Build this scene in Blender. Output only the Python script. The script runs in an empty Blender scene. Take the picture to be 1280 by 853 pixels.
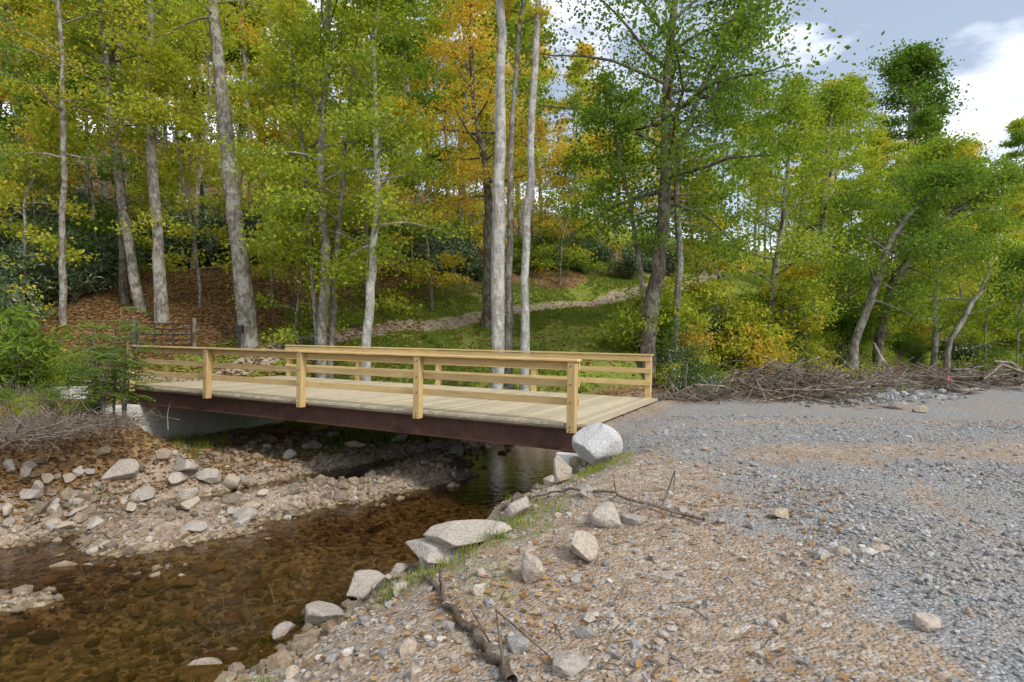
import bpy, math, random
import numpy as np
from mathutils import Vector
rng=np.random.default_rng(7); random.seed(7)
scene=bpy.context.scene
CZ=1.33; F=711.1
def W(px,py,Z): return np.array([(px-640)/F*Z, Z, CZ+(430-py)/F*Z])
def sst(a,b,x):
    t=np.clip((x-a)/(b-a),0,1); return t*t*(3-2*t)
# ---------------- noise
def h2(ix,iy,s):
    h=(ix.astype(np.int64)*374761393+iy.astype(np.int64)*668265263+s*144269504)&0x7fffffff
    h=((h^(h>>13))*1274126177)&0x7fffffff
    h=h^(h>>16)
    return (h&0xffff)/65535.
def vn(x,y,s=0):
    x=np.asarray(x,float);y=np.asarray(y,float)
    ix=np.floor(x);iy=np.floor(y);fx=x-ix;fy=y-iy
    fx=fx*fx*(3-2*fx);fy=fy*fy*(3-2*fy)
    a=h2(ix,iy,s);b=h2(ix+1,iy,s);c=h2(ix,iy+1,s);d=h2(ix+1,iy+1,s)
    return (a*(1-fx)+b*fx)*(1-fy)+(c*(1-fx)+d*fx)*fy
def fbm(x,y,s=0,o=4):
    r=0;a=.5
    for i in range(o):
        r=r+a*(vn(x*2**i+i*17.3,y*2**i+i*9.1,s+i)-.5);a*=.5
    return r
# ---------------- terrain
CTL=np.array([(0,0,-.2),(3,3,-.13),(0,5,-.3),(-2,3,-.55),(-2.5,0,-.4),(1,9,-.1),(3,9.5,-.04),(3.3,14,-.06),(8,8,-.1),(8,14,-.12),
(16.6,18.5,-.1),(20,8,0),(14,3,-.1),(30,26,0),(50,30,.2),(30,0,0),(0,-20,0),(50,-20,0),(-15,-10,-.3),(90,20,1),(60,-80,0),(-60,-80,0),(150,0,2),
(-10,15.1,.12),(-7.7,19.6,.25),(-13,15,.2),(-15,20,.6),(-20,18,.7),(-16,11,.1),(-9,11,-.1),(-25,8,.4),(-25,-5,0),
(-14.9,24,2.2),(-18.6,30,4.9),(-8.1,24,1.9),(-10.1,30,4.8),(-4,32,5.1),(-3,27,2.6),(2.6,31,3.7),(7.6,34,4.6),(3.4,22,1.2),(-1.2,22,1.0),
(0,18,.1),(7,24,1.5),(10.6,24,.7),(17.7,36,3.4),(26,34,.9),(45,52,2),(-24,24,3),
(-30,40,9),(-10,45,9.5),(10,50,9.5),(30,55,8),(0,80,19),(-40,80,24),(40,90,15),(80,95,10),(-60,30,9),(-60,0,3),
(0,130,33),(-80,130,48),(100,150,22),(180,160,20),(150,60,5),(-150,60,30),(-150,-60,5),(0,300,60),(-250,300,90),(300,300,45),(-300,0,30),(300,0,20),(0,-300,0),(300,-300,0),(-300,-300,0)],float)
def phi(r): return np.sqrt(r*r+4)
_A=phi(np.linalg.norm(CTL[:,None,:2]-CTL[None,:,:2],axis=2))
_w=np.linalg.solve(_A-np.eye(len(CTL))*0.02,CTL[:,2])
def macro(x,y):
    o=np.zeros_like(x)
    for (cx,cy,_),w in zip(CTL,_w): o+=w*np.sqrt((x-cx)**2+(y-cy)**2+4)
    return o
CL=np.array([(-16,-14,3.4),(-10,-4,3.2),(-7.6,1,3.0),(-5.6,5,2.6),(-4.0,8,2.7),(-2.6,10.5,2.5),(-.9,13,2.0),(1.8,15.6,1.5),(5.5,17.6,1.2),(10,20.5,1.3),(18,25,1.5),(32,32,2),(60,42,3),(120,60,4),(250,90,5)],float)
def cr(P,n=5):
    out=[]
    Q=np.vstack([2*P[0]-P[1],P,2*P[-1]-P[-2]])
    for i in range(1,len(Q)-2):
        for k in range(n):
            t=k/n
            out.append(.5*((2*Q[i])+(-Q[i-1]+Q[i+1])*t+(2*Q[i-1]-5*Q[i]+4*Q[i+1]-Q[i+2])*t*t+(-Q[i-1]+3*Q[i]-3*Q[i+1]+Q[i+2])*t**3))
    out.append(Q[-2]); return np.array(out)
CLs=cr(CL)
def pdist(x,y,C):
    best=np.full(x.shape,1e9);sg=np.ones(x.shape);hw=np.zeros(x.shape)
    for a,b in zip(C[:-1],C[1:]):
        dx,dy=b[0]-a[0],b[1]-a[1];L=dx*dx+dy*dy
        t=np.clip(((x-a[0])*dx+(y-a[1])*dy)/L,0,1)
        d=np.hypot(x-a[0]-t*dx,y-a[1]-t*dy)
        m=d<best
        best=np.where(m,d,best)
        sg=np.where(m,np.where((x-a[0])*dy-(y-a[1])*dx>0,1,-1),sg)
        hw=np.where(m,a[2]+(b[2]-a[2])*t,hw)
    return best,sg,hw
PATH=cr(np.array([(-10.5,17.5,1),(-9.5,21,1),(-6.5,24.3,1),(-2,27.3,1),(3,30.5,1),(8,34,1),(14,41,1),(18,52,1)],float))
PATH2=cr(np.array([(-9,17,1.3),(-13,17.5,1.3),(-20,19,1.3),(-35,20,1.3)],float))
BAR=np.array([(-5.4,8.9,1),(-3.9,10.2,1),(-2.2,11.8,1),(-1.6,13.4,1)],float)
WATER=-1.55
def terr(x,y,full=False):
    x=np.asarray(x,float);y=np.asarray(y,float)
    m=macro(x,y)
    d,sg,hw=pdist(x,y,CLs)
    e=d-hw+fbm(x*.7,y*.7,5,3)*1.0
    up=sst(11,15,y)
    bw=np.where(sg>0,2.7-1.0*up,2.1*(1-up)+1.9*up)
    t=np.where(sg>0,sst(-.2,1,e/bw),sst(-.06,1,e/bw))
    bed=WATER-.17+.30*fbm(x*.55,y*.55,11,3)+.12*fbm(x*3,y*3,12,2)
    db,_,_=pdist(x,y,BAR)
    bar=.34*np.exp(-(db/1.05)**2)*(.75+.9*(vn(x*1.3,y*1.3,14)-.2))+.27*np.exp(-((x+5.6)/.8)**2-((y-6.3)/.35)**2)+.2*np.exp(-((x+4.4)/.45)**2-((y-7.3)/.3)**2)+.12*np.exp(-((x+3.6)/.5)**2-((y-8.2)/.5)**2)
    bed=bed+bar
    far=np.where(sg<0,1,0)*sst(1,5,e-1)
    m=m+far*(fbm(x*.22,y*.22,21,4)*1.1)+ (1-far)*(fbm(x*.5,y*.5,31,3)*.10)
    bb=4*t*(1-t)
    z=bed*(1-t)+m*t+bb*fbm(x*1.1,y*1.1,41,4)*.7+fbm(x*4,y*4,51,3)*.03
    z=z+.4*np.exp(-((x-6.)/2.2)**2-((y-15.2)/1.)**2)-.38*np.exp(-((x-1.15)/.75)**2-((y-8.45)/.7)**2)
    # open span in front of the far abutment
    rx=x-1.03;ry=y-9.5;lx=rx*.891-ry*.454;lw=rx*.454+ry*.891
    od=np.maximum(np.maximum(lx+4.,(-12.4-lx)*3.),np.maximum(-1.0-lw-.10*np.clip(lx+12,0,9),lw-6.))
    cap=-1.34+1.1*np.maximum(od,0)+fbm(x*2,y*2,61,3)*.25
    z=np.where(lx<2,np.minimum(z,np.where((sg<0)|(t<.1),cap,99)),z)
    # gravel ramp packed up against the deck end
    rmp=sst(.12,.24,lx)*(1-sst(1.2,3.,lx))*sst(.0,.5,lw)*(1-sst(5.4,6.4,lw))
    z=z*(1-rmp)+np.maximum(z,-.075+fbm(x*5,y*5,52,2)*.03)*rmp
    if full: return z,e,sg,t,bw
    return z
H=lambda x,y: float(terr(np.array([x]),np.array([y]))[0])
def G(px,py):
    Z=np.arange(2.,90,.02)
    x=(px-640)/F*Z; zr=CZ+(430-py)/F*Z
    g=terr(x,Z); i=np.argmax(zr<g)
    return np.array([x[i],Z[i],g[i]])
# ---------------- mesh builder
class MB:
    def __init__(s): s.V=[];s.F=[];s.M=[];s.R=[];s.n=0
    def add(s,v,f,mat=0,r=0.5):
        v=np.asarray(v,float);f=np.asarray(f,np.int64)
        s.V.append(v);s.F.append(f+s.n);s.n+=len(v)
        s.M.append(np.full(len(f),mat));s.R.append(np.broadcast_to(np.asarray(r,float),(len(v),)).copy())
    def mesh(s,name,mats,smooth=False):
        me=bpy.data.meshes.new(name)
        V=np.vstack(s.V); lv=np.concatenate([f.ravel() for f in s.F])
        tot=np.concatenate([np.full(len(f),f.shape[1]) for f in s.F])
        st=np.concatenate([[0],np.cumsum(tot)[:-1]])
        me.vertices.add(len(V));me.vertices.foreach_set('co',V.ravel().astype(np.float32))
        me.loops.add(len(lv));me.loops.foreach_set('vertex_index',lv.astype(np.int32))
        me.polygons.add(len(tot));me.polygons.foreach_set('loop_start',st.astype(np.int32))
        me.polygons.foreach_set('material_index',np.concatenate(s.M).astype(np.int32))
        me.update(calc_edges=True)
        a=me.attributes.new('rnd','FLOAT','POINT');a.data.foreach_set('value',np.concatenate(s.R).astype(np.float32))
        me.polygons.foreach_set('use_smooth',np.full(len(tot),smooth))
        for m in mats: me.materials.append(m)
        me.update(); return me
    def obj(s,name,mats,smooth=False,parent=None,loc=(0,0,0)):
        o=bpy.data.objects.new(name,s.mesh(name,mats,smooth)); scene.collection.objects.link(o)
        o.location=loc
        if parent: o.parent=parent
        return o
def empty(name,loc=(0,0,0)):
    o=bpy.data.objects.new(name,None);scene.collection.objects.link(o);o.location=loc;o.empty_display_size=.2;return o
def box(B,x0,x1,y0,y1,z0,z1,mat=0,r=None):
    v=[(x,y,z) for x in(x0,x1) for y in(y0,y1) for z in(z0,z1)]
    B.add(v,[(0,1,3,2),(4,6,7,5),(0,4,5,1),(2,3,7,6),(0,2,6,4),(1,5,7,3)],mat,random.random() if r is None else r)
def tube(B,p,r,sides=6,mat=0,rn=.5,bump=0):
    p=np.asarray(p,float);r=np.asarray(r,float);n=len(p)
    T=np.gradient(p,axis=0);T/=np.linalg.norm(T,axis=1)[:,None]+1e-9
    mt=np.abs(T.mean(0));ref=np.eye(3)[np.argmin(mt)]
    a=np.cross(T,ref);a/=np.linalg.norm(a,axis=1)[:,None]+1e-9
    b=np.cross(T,a)
    th=np.linspace(0,2*np.pi,sides,endpoint=False)
    rr=r[:,None]*np.ones(sides)
    if bump: rr=rr*(1+bump*(rng.random((n,sides))-.5))
    v=p[:,None]+rr[...,None]*(np.cos(th)[None,:,None]*a[:,None]+np.sin(th)[None,:,None]*b[:,None])
    i=np.arange(n-1)[:,None]*sides;j=np.arange(sides)[None];k=(j+1)%sides
    f=np.stack([i+j,i+k,i+sides+k,i+sides+j],-1).reshape(-1,4)
    B.add(v.reshape(-1,3),f,mat,rn)
def leaves(B,c,size,aspect,mat,r,up=.5,jit=.35):
    n=len(c)
    N=rng.normal(size=(n,3))*(1-up);N[:,2]+=up;N/=np.linalg.norm(N,axis=1)[:,None]
    t=np.cross(N,rng.normal(size=(n,3)));t/=np.linalg.norm(t,axis=1)[:,None]
    b=np.cross(N,t);L=size*(1+jit*(rng.random(n)*2-1))[:,None]
    Wd=L*aspect
    v=np.stack([c-t*L/2,c+b*Wd/2+N*L*.08-t*L*.05,c+t*L/2,c-b*Wd/2+N*L*.08-t*L*.05],1).reshape(-1,3)
    f=np.arange(4*n).reshape(-1,4)
    B.add(v,f,mat,np.repeat(r,4))
# ---------------- materials
class NT:
    def __init__(s,name,world=False):
        s.m=bpy.data.materials.new(name);s.m.use_nodes=True;s.t=s.m.node_tree;s.t.nodes.clear()
    def n(s,typ,props=None,**inp):
        nd=s.t.nodes.new(typ)
        for k,v in (props or {}).items(): setattr(nd,k,v)
        for k,v in inp.items():
            key=int(k[1:]) if k[0]=='i' and k[1:].isdigit() else k.replace('_',' ')
            s.set(nd.inputs[key],v)
        return nd
    def set(s,sock,v):
        if isinstance(v,bpy.types.NodeSocket): s.t.links.new(v,sock)
        elif isinstance(v,bpy.types.Node): s.t.links.new(v.outputs[0],sock)
        elif isinstance(v,tuple) and len(v)==3 and sock.type=='RGBA': sock.default_value=(*v,1)
        else: sock.default_value=v
    def ramp(s,fac,stops):
        nd=s.n('ShaderNodeValToRGB',None,Fac=fac);cr_=nd.color_ramp
        while len(cr_.elements)<len(stops): cr_.elements.new(.5)
        for e,(p,c) in zip(cr_.elements,stops):
            e.position=p;e.color=(*c,1) if isinstance(c,tuple) else (c,c,c,1)
        return nd.outputs[0]
    def mix(s,fac,a,b,mode='MIX'):
        nd=s.t.nodes.new('ShaderNodeMixRGB');nd.blend_type=mode
        s.set(nd.inputs[0],fac);s.set(nd.inputs[1],a);s.set(nd.inputs[2],b);return nd.outputs[0]
    def math(s,op,a,b=0.,clamp=False):
        nd=s.t.nodes.new('ShaderNodeMath');nd.operation=op;nd.use_clamp=clamp
        s.set(nd.inputs[0],a);s.set(nd.inputs[1],b);return nd.outputs[0]
    def noise(s,vec,scale,detail=4,rough=.6):
        return s.n('ShaderNodeTexNoise',None,Vector=vec,Scale=scale,Detail=detail,Roughness=rough).outputs[0]
    def vor(s,vec,scale):
        return s.n('ShaderNodeTexVoronoi',None,Vector=vec,Scale=scale)
    def attr(s,name): return s.n('ShaderNodeAttribute',{'attribute_name':name})
    def pos(s): return s.n('ShaderNodeNewGeometry').outputs['Position']
    def objc(s): return s.n('ShaderNodeTexCoord').outputs['Object']
    def scl(s,v,sc): 
        nd=s.n('ShaderNodeMapping',None,Vector=v);nd.inputs['Scale'].default_value=sc;return nd.outputs[0]
    def out(s,sh): s.t.links.new(sh,s.n('ShaderNodeOutputMaterial').inputs[0]);return s.m
    def princ(s,col,rough=.9,bump=None,bs=.5,bd=.02,spec=.3,metal=0.):
        p=s.n('ShaderNodeBsdfPrincipled',None,Base_Color=col,Roughness=rough,Metallic=metal)
        p.inputs['Specular IOR Level'].default_value=spec
        if bump is not None:
            b=s.n('ShaderNodeBump',None,Strength=bs,Distance=bd,Height=bump);s.t.links.new(b.outputs[0],p.inputs['Normal'])
        return s.out(p.outputs[0])
    def diff(s,col,bump=None,bs=.5,bd=.02):
        p=s.n('ShaderNodeBsdfDiffuse',None,Color=col)
        if bump is not None:
            b=s.n('ShaderNodeBump',None,Strength=bs,Distance=bd,Height=bump);s.t.links.new(b.outputs[0],p.inputs['Normal'])
        return s.out(p.outputs[0])
def m_ground():
    t=NT('ground_soil');P=t.pos()
    w1=t.n('ShaderNodeSeparateColor',None,Color=t.attr('w1').outputs['Color']);w2=t.n('ShaderNodeSeparateColor',None,Color=t.attr('w2').outputs['Color'])
    nz=t.noise(P,1.1,4,.65);nf=t.noise(P,9,4,.7)
    v1=t.vor(P,42);v2=t.vor(P,17);v3=t.vor(P,90)
    def W_(w):
        a=t.math('SUBTRACT',nf,.5);a=t.math('MULTIPLY',a,.7);a=t.math('ADD',a,w)
        return t.ramp(a,[(.35,0.),(.62,1.)])
    s1=t.n('ShaderNodeSeparateColor',None,Color=v1.outputs['Color']);s2=t.n('ShaderNodeSeparateColor',None,Color=v2.outputs['Color']);s3=t.n('ShaderNodeSeparateColor',None,Color=v3.outputs['Color'])
    g1=t.ramp(s1.outputs[0],[(0,(.15,.15,.155)),(.5,(.29,.288,.285)),(.85,(.43,.42,.41)),(1,(.62,.60,.57))])
    g3=t.ramp(s3.outputs[0],[(0,(.18,.178,.178)),(.6,(.32,.317,.31)),(1,(.50,.48,.46))])
    gravel=t.mix(.5,g1,g3)
    gravel=t.mix(t.ramp(nz,[(.42,0.),(.62,.7)]),gravel,(.34,.295,.24))
    gravel=t.mix(t.ramp(v1.outputs['Distance'],[(.0,0.),(.4,0.),(.85,.4)]),gravel,(.12,.11,.10))
    dirt=t.ramp(nf,[(.25,(.22,.15,.10)),(.5,(.37,.275,.19)),(.75,(.50,.40,.295))])
    dirt=t.mix(t.ramp(nz,[(.35,0.),(.65,.45)]),dirt,(.27,.185,.12))
    spk=t.ramp(s1.outputs[1],[(.7,0.),(.76,.75)])
    dirt=t.mix(spk,dirt,g1); 
    dirt=t.mix(t.ramp(s2.outputs[1],[(.86,0.),(.9,.6)]),dirt,(.5,.44,.36))
    sl=t.vor(P,14);sl2=t.n('ShaderNodeSeparateColor',None,Color=sl.outputs['Color'])
    lit=t.ramp(sl2.outputs[0],[(0,(.07,.042,.025)),(.35,(.17,.095,.045)),(.65,(.27,.155,.07)),(.9,(.36,.235,.11)),(1,(.42,.32,.17))])
    lit=t.mix(.35,lit,t.ramp(nf,[(.3,(.09,.06,.035)),(.7,(.28,.185,.1))]))
    gr=t.ramp(t.noise(P,14,4,.8),[(.3,(.10,.15,.02)),(.55,(.22,.28,.045)),(.8,(.38,.37,.1))])
    gr=t.mix(t.ramp(nz,[(.48,0.),(.7,.6)]),gr,(.34,.25,.11))
    bed=t.ramp(s2.outputs[0],[(0,(.13,.10,.065)),(.6,(.28,.22,.14)),(1,(.45,.37,.26))])
    pth=t.mix(.3,t.ramp(nf,[(.3,(.36,.27,.16)),(.7,(.52,.42,.29))]),g1)
    c=t.mix(W_(w1.outputs[1]),dirt,lit)
    c=t.mix(W_(w1.outputs[2]),c,gr)
    c=t.mix(W_(w1.outputs[0]),c,gravel)
    c=t.mix(W_(w2.outputs[1]),c,pth)
    c=t.mix(W_(w2.outputs[0]),c,bed)
    hgt=t.math('ADD',t.math('MULTIPLY',v1.outputs['Distance'],-.6),t.math('MULTIPLY',nf,1.2))
    hgt=t.math('ADD',hgt,t.math('MULTIPLY',v2.outputs['Distance'],-.5))
    return t.diff(c,hgt,.9,.03)
def m_rock(name,stops,light=(.5,.46,.41),wetc=(.6,.5,.36)):
    t=NT(name);P=t.pos();r=t.attr('rnd').outputs['Fac']
    c=t.ramp(r,stops)
    n1=t.noise(P,6,4,.7);n2=t.noise(P,35,3,.7)
    c=t.mix(t.ramp(n1,[(.3,.0),(.7,.45)]),c,light)
    c=t.mix(1.,c,t.ramp(n2,[(.25,.55),(.6,1.)]),'MULTIPLY')
    z=t.n('ShaderNodeSeparateXYZ',None,Vector=P).outputs[2]
    wet=t.ramp(t.math('ADD',z,2.,True),[(.44,wetc),(.50,(1.,1.,1.))])
    c=t.mix(1.,c,wet,'MULTIPLY')
    return t.diff(c,t.math('ADD',n1,t.math('MULTIPLY',n2,.5)),.8,.04)
STN=[(0,(.16,.15,.14)),(.2,(.28,.27,.26)),(.4,(.38,.36,.34)),(.55,(.40,.30,.21)),(.7,(.5,.41,.30)),(.85,(.33,.23,.15)),(1,(.66,.62,.56))]
STB=[(0,(.10,.085,.07)),(.25,(.2,.16,.12)),(.5,(.30,.23,.16)),(.7,(.38,.30,.21)),(.9,(.28,.19,.12)),(1,(.58,.52,.44))]
M_GROUND=m_ground()
M_PEB=m_rock('bank_stone',STN)
M_RIV=m_rock('river_stone',STB,(.38,.31,.23))
M_GRV=m_rock('grey_gravel',[(0,(.15,.15,.155)),(.4,(.29,.29,.285)),(.75,(.42,.415,.41)),(1,(.62,.60,.58))],(.40,.38,.35))
M_ROCK=m_rock('pale_rock',[(0,(.34,.30,.26)),(.5,(.50,.44,.37)),(1,(.52,.39,.26))])
M_BOULD=m_rock('white_boulder_rock',[(0,(.54,.54,.53)),(1,(.62,.61,.59))],(.6,.58,.55))
def m_leaf(name,stops,trans=.42,gl=0,tm=(1.25,1.35,.8)):
    t=NT(name);r=t.attr('rnd').outputs['Fac'];oi=t.n('ShaderNodeObjectInfo').outputs['Random']
    f=t.math('ADD',t.math('MULTIPLY',r,.66),t.math('MULTIPLY',oi,.34))
    c=t.ramp(f,stops)
    d=t.n('ShaderNodeBsdfDiffuse',None,Color=c)
    c2=t.mix(1.,c,tm,'MULTIPLY')
    tr=t.n('ShaderNodeBsdfTranslucent',None,Color=c2)
    m=t.n('ShaderNodeMixShader',None,Fac=trans,i1=d.outputs[0],i2=tr.outputs[0])
    if gl:
        g=t.n('ShaderNodeBsdfGlossy',None,Color=(.8,.85,.8),Roughness=.45)
        m=t.n('ShaderNodeMixShader',None,Fac=gl,i1=m.outputs[0],i2=g.outputs[0])
    return t.out(m.outputs[0])
L_GREEN=m_leaf('leaf_green',[(0,(.07,.13,.02)),(.45,(.14,.23,.035)),(.8,(.24,.32,.05)),(1,(.40,.40,.06))])
L_YG=m_leaf('leaf_yellow_green',[(0,(.12,.18,.025)),(.3,(.25,.33,.04)),(.6,(.43,.47,.06)),(.85,(.60,.54,.075)),(1,(.70,.48,.08))])
L_OR=m_leaf('leaf_autumn',[(0,(.20,.25,.04)),(.3,(.47,.44,.06)),(.6,(.72,.54,.08)),(.82,(.70,.38,.08)),(1,(.58,.22,.06))])
L_RH=m_leaf('leaf_rhododendron',[(0,(.035,.06,.022)),(.5,(.07,.12,.04)),(.85,(.12,.18,.06)),(1,(.22,.27,.1))],.15,.10)
L_DRY=m_leaf('leaf_dry',[(0,(.14,.075,.035)),(.4,(.32,.17,.07)),(.7,(.44,.26,.11)),(.9,(.52,.37,.16)),(1,(.56,.27,.09))],.2)
L_GRASS=m_leaf('grass_blade',[(0,(.1,.16,.03)),(.5,(.22,.29,.05)),(.8,(.36,.35,.09)),(1,(.5,.41,.2))],.35,0,(1.2,1.25,.8))
def m_bark(name,c0,c1,c2,sc=1.):
    t=NT(name);P=t.objc()
    a=t.noise(t.scl(P,(9*sc,9*sc,1.6*sc)),1.5,5,.75);b=t.noise(P,2.2,3,.6);c_=t.noise(t.scl(P,(1,1,.6)),7,3,.6)
    c=t.ramp(a,[(.35,c0),(.6,c1)])
    c=t.mix(t.ramp(t.math('ADD',t.math('MULTIPLY',b,.5),t.math('MULTIPLY',c_,.5)),[(.47,0.),(.56,.85)]),c,c2)
    c=t.mix(1.,c,t.ramp(t.noise(P,16,3,.7),[(.3,.6),(.6,1.)]),'MULTIPLY')
    return t.diff(c,a,1.,.05)
B_GREY=m_bark('bark_grey',(.12,.10,.08),(.30,.265,.22),(.44,.43,.37))
B_PALE=m_bark('bark_pale',(.26,.24,.21),(.48,.455,.42),(.62,.61,.57))
B_DARK=m_bark('bark_dark',(.07,.055,.042),(.18,.145,.115),(.28,.27,.2))
B_DEAD=m_bark('dead_wood',(.16,.12,.09),(.34,.27,.21),(.44,.39,.33),2.)
B_DRIFT=m_bark('driftwood',(.12,.085,.06),(.25,.19,.14),(.34,.28,.225),2.)
# ---------------- ground mesh
def axis(a,b,d,lo,hi,g=1.07):
    core=list(np.arange(a,b,d));r=[];x=b;s=d
    while x<hi: r.append(x);s*=g;x+=s
    l=[];x=a;s=d
    while x>lo: s*=g;x-=s;l.append(x)
    return np.array(l[::-1]+core+r+[hi])
xs=axis(-9,8,.06,-420,420,1.045);ys=axis(1.8,13.5,.06,-380,420,1.035)
X,Y=np.meshgrid(xs,ys);nx,ny=len(xs),len(ys)
x=X.ravel();y=Y.ravel()
z,e,sg,tt,bw=terr(x,y,True)
d1,_,_=pdist(x,y,PATH);d2,_,_=pdist(x,y,PATH2)
nA=fbm(x*.6,y*.6,71,4);nB=fbm(x*.25,y*.25,73,4);nC=fbm(x*2.2,y*2.2,74,4)
road=sg>0
EY=[0,2.4,3.3,4.6,6.4,8,9.3,14,40];EX=[1.3,1.5,1.8,2.0,2.0,1.6,1.4,1.5,1.5]
edge=np.interp(y,EY,EX)
wg=np.where(road,sst(-.9,.9,x-edge+nA*2.2+nC*1.2)*sst(.75,1,tt),0)
trk=np.exp(-((y-(7.2+.10*(x-3)+0.012*(x-3)**2))/.8)**2)*sst(2,3.5,x)+.9*np.exp(-((y-(10.0+.14*(x-3)))/.6)**2)*sst(2.5,4,x)+.75*np.exp(-((x-3.6-.12*(y-3)+nA)/.28)**2)*(y<7)+.7*np.exp(-((x-5.3-.25*(y-3)+nA)/.3)**2)*(y<8)+.7*np.exp(-((y-(12.6+.2*(x-5)))/.5)**2)*sst(5,7,x)
wg=wg*(1-.85*np.clip(trk,0,1)*(x<25)*(.8+nC))
far=~road
wp=np.maximum(1-sst(.35,.8,d1+nA*.7),1-sst(1.0,2.2,d2+nA))*far
mound=np.exp(-((x-6.)/2.6)**2-((y-15.)/1.6)**2)
grz=np.where(far,(sst(-9,-4,x+nA*3)*(1-sst(11,14,e+nA*2-np.clip(x,0,12)*.3))*sst(.4,.9,tt)),0)
strip=(1-sst(1.6,3.4,d1+nA*1.2))*far
grz=np.maximum(grz*(.8+.6*(nB+nC*.4)),strip*.95)
grz=np.maximum(grz,far*sst(6,12,x)*.7*(tt>.8))
rg=np.where(road,sst(.14,.3,nA+.0)*(1-sst(1.0,2.2,x-edge+1.5))*sst(.15,.6,tt)*.42,0)
backr=np.where(road&(x>9),1-sst(.6,2.5,e-bw*.7),0)
rg=np.maximum(rg,backr*.45)
wl=np.where(far,1,0)*sst(.35,.7,tt)*np.clip(1-grz*.3,0,1)
wl=np.maximum(wl,mound);wg=wg*(1-mound)
wb=np.where(z<WATER+.06,1.,0.)*(tt<.4)
w1=np.stack([wg,wl*.95,np.clip(grz+rg,0,1)*(1-mound),np.ones_like(x)],1);w2=np.stack([wb,wp,np.zeros_like(x),np.ones_like(x)],1)
idx=np.arange(nx*ny).reshape(ny,nx)
quads=np.stack([idx[:-1,:-1],idx[:-1,1:],idx[1:,1:],idx[1:,:-1]],-1).reshape(-1,4)
fcl=np.zeros(len(quads),int)
q0=quads[:,0]
fcl[(wg[q0]>.5)]=1
fcl[(wp[q0]>.5)]=2
fcl[(wb[q0]>.5)]=3
VV=np.stack([x,y,z],1)
for k,nm in enumerate(['ground','gravel_road','dirt_path','stream_bed']):
    f=quads[fcl==k]
    if not len(f): continue
    u,inv=np.unique(f,return_inverse=True)
    B=MB();B.add(VV[u],inv.reshape(-1,4));o=B.obj(nm,[M_GROUND],True)
    for an,w in (('w1',w1),('w2',w2)):
        a=o.data.attributes.new(an,'FLOAT_COLOR','POINT');a.data.foreach_set('color',w[u].ravel().astype(np.float32))
# ---------------- water
t=NT('stream_water');P=t.pos()
hh=t.math('ADD',t.noise(t.scl(P,(1,1.3,1)),5,3,.55),t.math('MULTIPLY',t.noise(P,22,2,.6),.25))
bm=t.n('ShaderNodeBump',None,Strength=.4,Distance=.03,Height=hh)
gl=t.n('ShaderNodeBsdfGlossy',None,Color=(.95,.95,.95),Roughness=.05,Normal=bm.outputs[0])
tp=t.n('ShaderNodeBsdfTransparent',None,Color=(.74,.60,.40))
fr=t.n('ShaderNodeFresnel',None,IOR=1.33,Normal=bm.outputs[0])
mx=t.n('ShaderNodeMixShader',None,Fac=t.math('ADD',t.math('MULTIPLY',fr.outputs[0],1.3),.02,True),i1=tp.outputs[0],i2=gl.outputs[0])
M_WATER=t.out(mx.outputs[0])
B=MB();c=CLs
dirv=np.gradient(c[:,:2],axis=0);dirv/=np.linalg.norm(dirv,axis=1)[:,None];nr=np.stack([dirv[:,1],-dirv[:,0]],1)
hwv=c[:,2]+1.5
a=c[:,:2]-nr*hwv[:,None];b=c[:,:2]+nr*hwv[:,None];n=len(c)
v=np.vstack([np.c_[a,np.full(n,WATER)],np.c_[b,np.full(n,WATER)]])
i=np.arange(n-1);B.add(v,np.stack([i,i+n,i+n+1,i+1],1));B.obj('stream_water',[M_WATER])
# ---------------- bridge
def m_wood(name,c0,c1,ax=0,sc=1):
    t=NT(name);P=t.objc();r=t.attr('rnd').outputs['Fac']
    s=[16,16,16];s[ax]=1.2
    off=t.n('ShaderNodeVectorMath',{'operation':'ADD'},i0=P);cmb=t.n('ShaderNodeCombineXYZ',None,X=t.math('MULTIPLY',r,9.),Y=t.math('MULTIPLY',r,5.),Z=0.);t.t.links.new(cmb.outputs[0],off.inputs[1])
    a=t.noise(t.scl(off.outputs[0],tuple(s)),1.5,5,.65)
    c=t.ramp(a,[(.3,c0),(.7,c1)])
    c=t.mix(1.,c,t.ramp(r,[(0,(.8,.78,.74)),(1,(1.1,1.08,1.02))]),'MULTIPLY')
    c=t.mix(t.ramp(t.noise(P,3.,4,.7),[(.5,0.),(.75,.35)]),c,(.34,.26,.16))
    return t.princ(c,.75,a,.25,.01,.25)
M_RAIL=m_wood('treated_pine_rail',(.52,.36,.15),(.74,.55,.27),0)
M_POST=m_wood('treated_pine_post',(.52,.36,.15),(.72,.53,.26),2)
M_DECK=m_wood('deck_boards',(.42,.36,.25),(.60,.53,.40),1)
t=NT('rusty_steel');P=t.objc();a=t.noise(P,4,6,.7);b=t.noise(t.scl(P,(3,3,.6)),2,5,.7)
M_RUST=t.princ(t.mix(t.ramp(b,[(.4,0.),(.7,.8)]),t.ramp(a,[(.3,(.045,.022,.016)),(.6,(.11,.045,.028)),(.8,(.2,.09,.05))]),(.08,.045,.036)),.7,a,.3,.01,.4,.25)
t=NT('concrete');P=t.pos();a=t.noise(P,3,6,.7);b=t.noise(t.scl(P,(2,2,.3)),3,5,.7)
M_CONC=t.diff(t.mix(t.ramp(b,[(.45,0.),(.75,.6)]),t.ramp(a,[(.3,(.52,.51,.47)),(.7,(.70,.69,.65))]),(.38,.35,.3)),t.noise(P,40,4,.7),.2,.01)
A0=(1.03,9.5,0.)
br=empty('wooden_bridge',A0);br.rotation_euler=(0,math.atan(.22/12.4),math.atan2(-.454,.891))
SP=3.1
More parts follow.
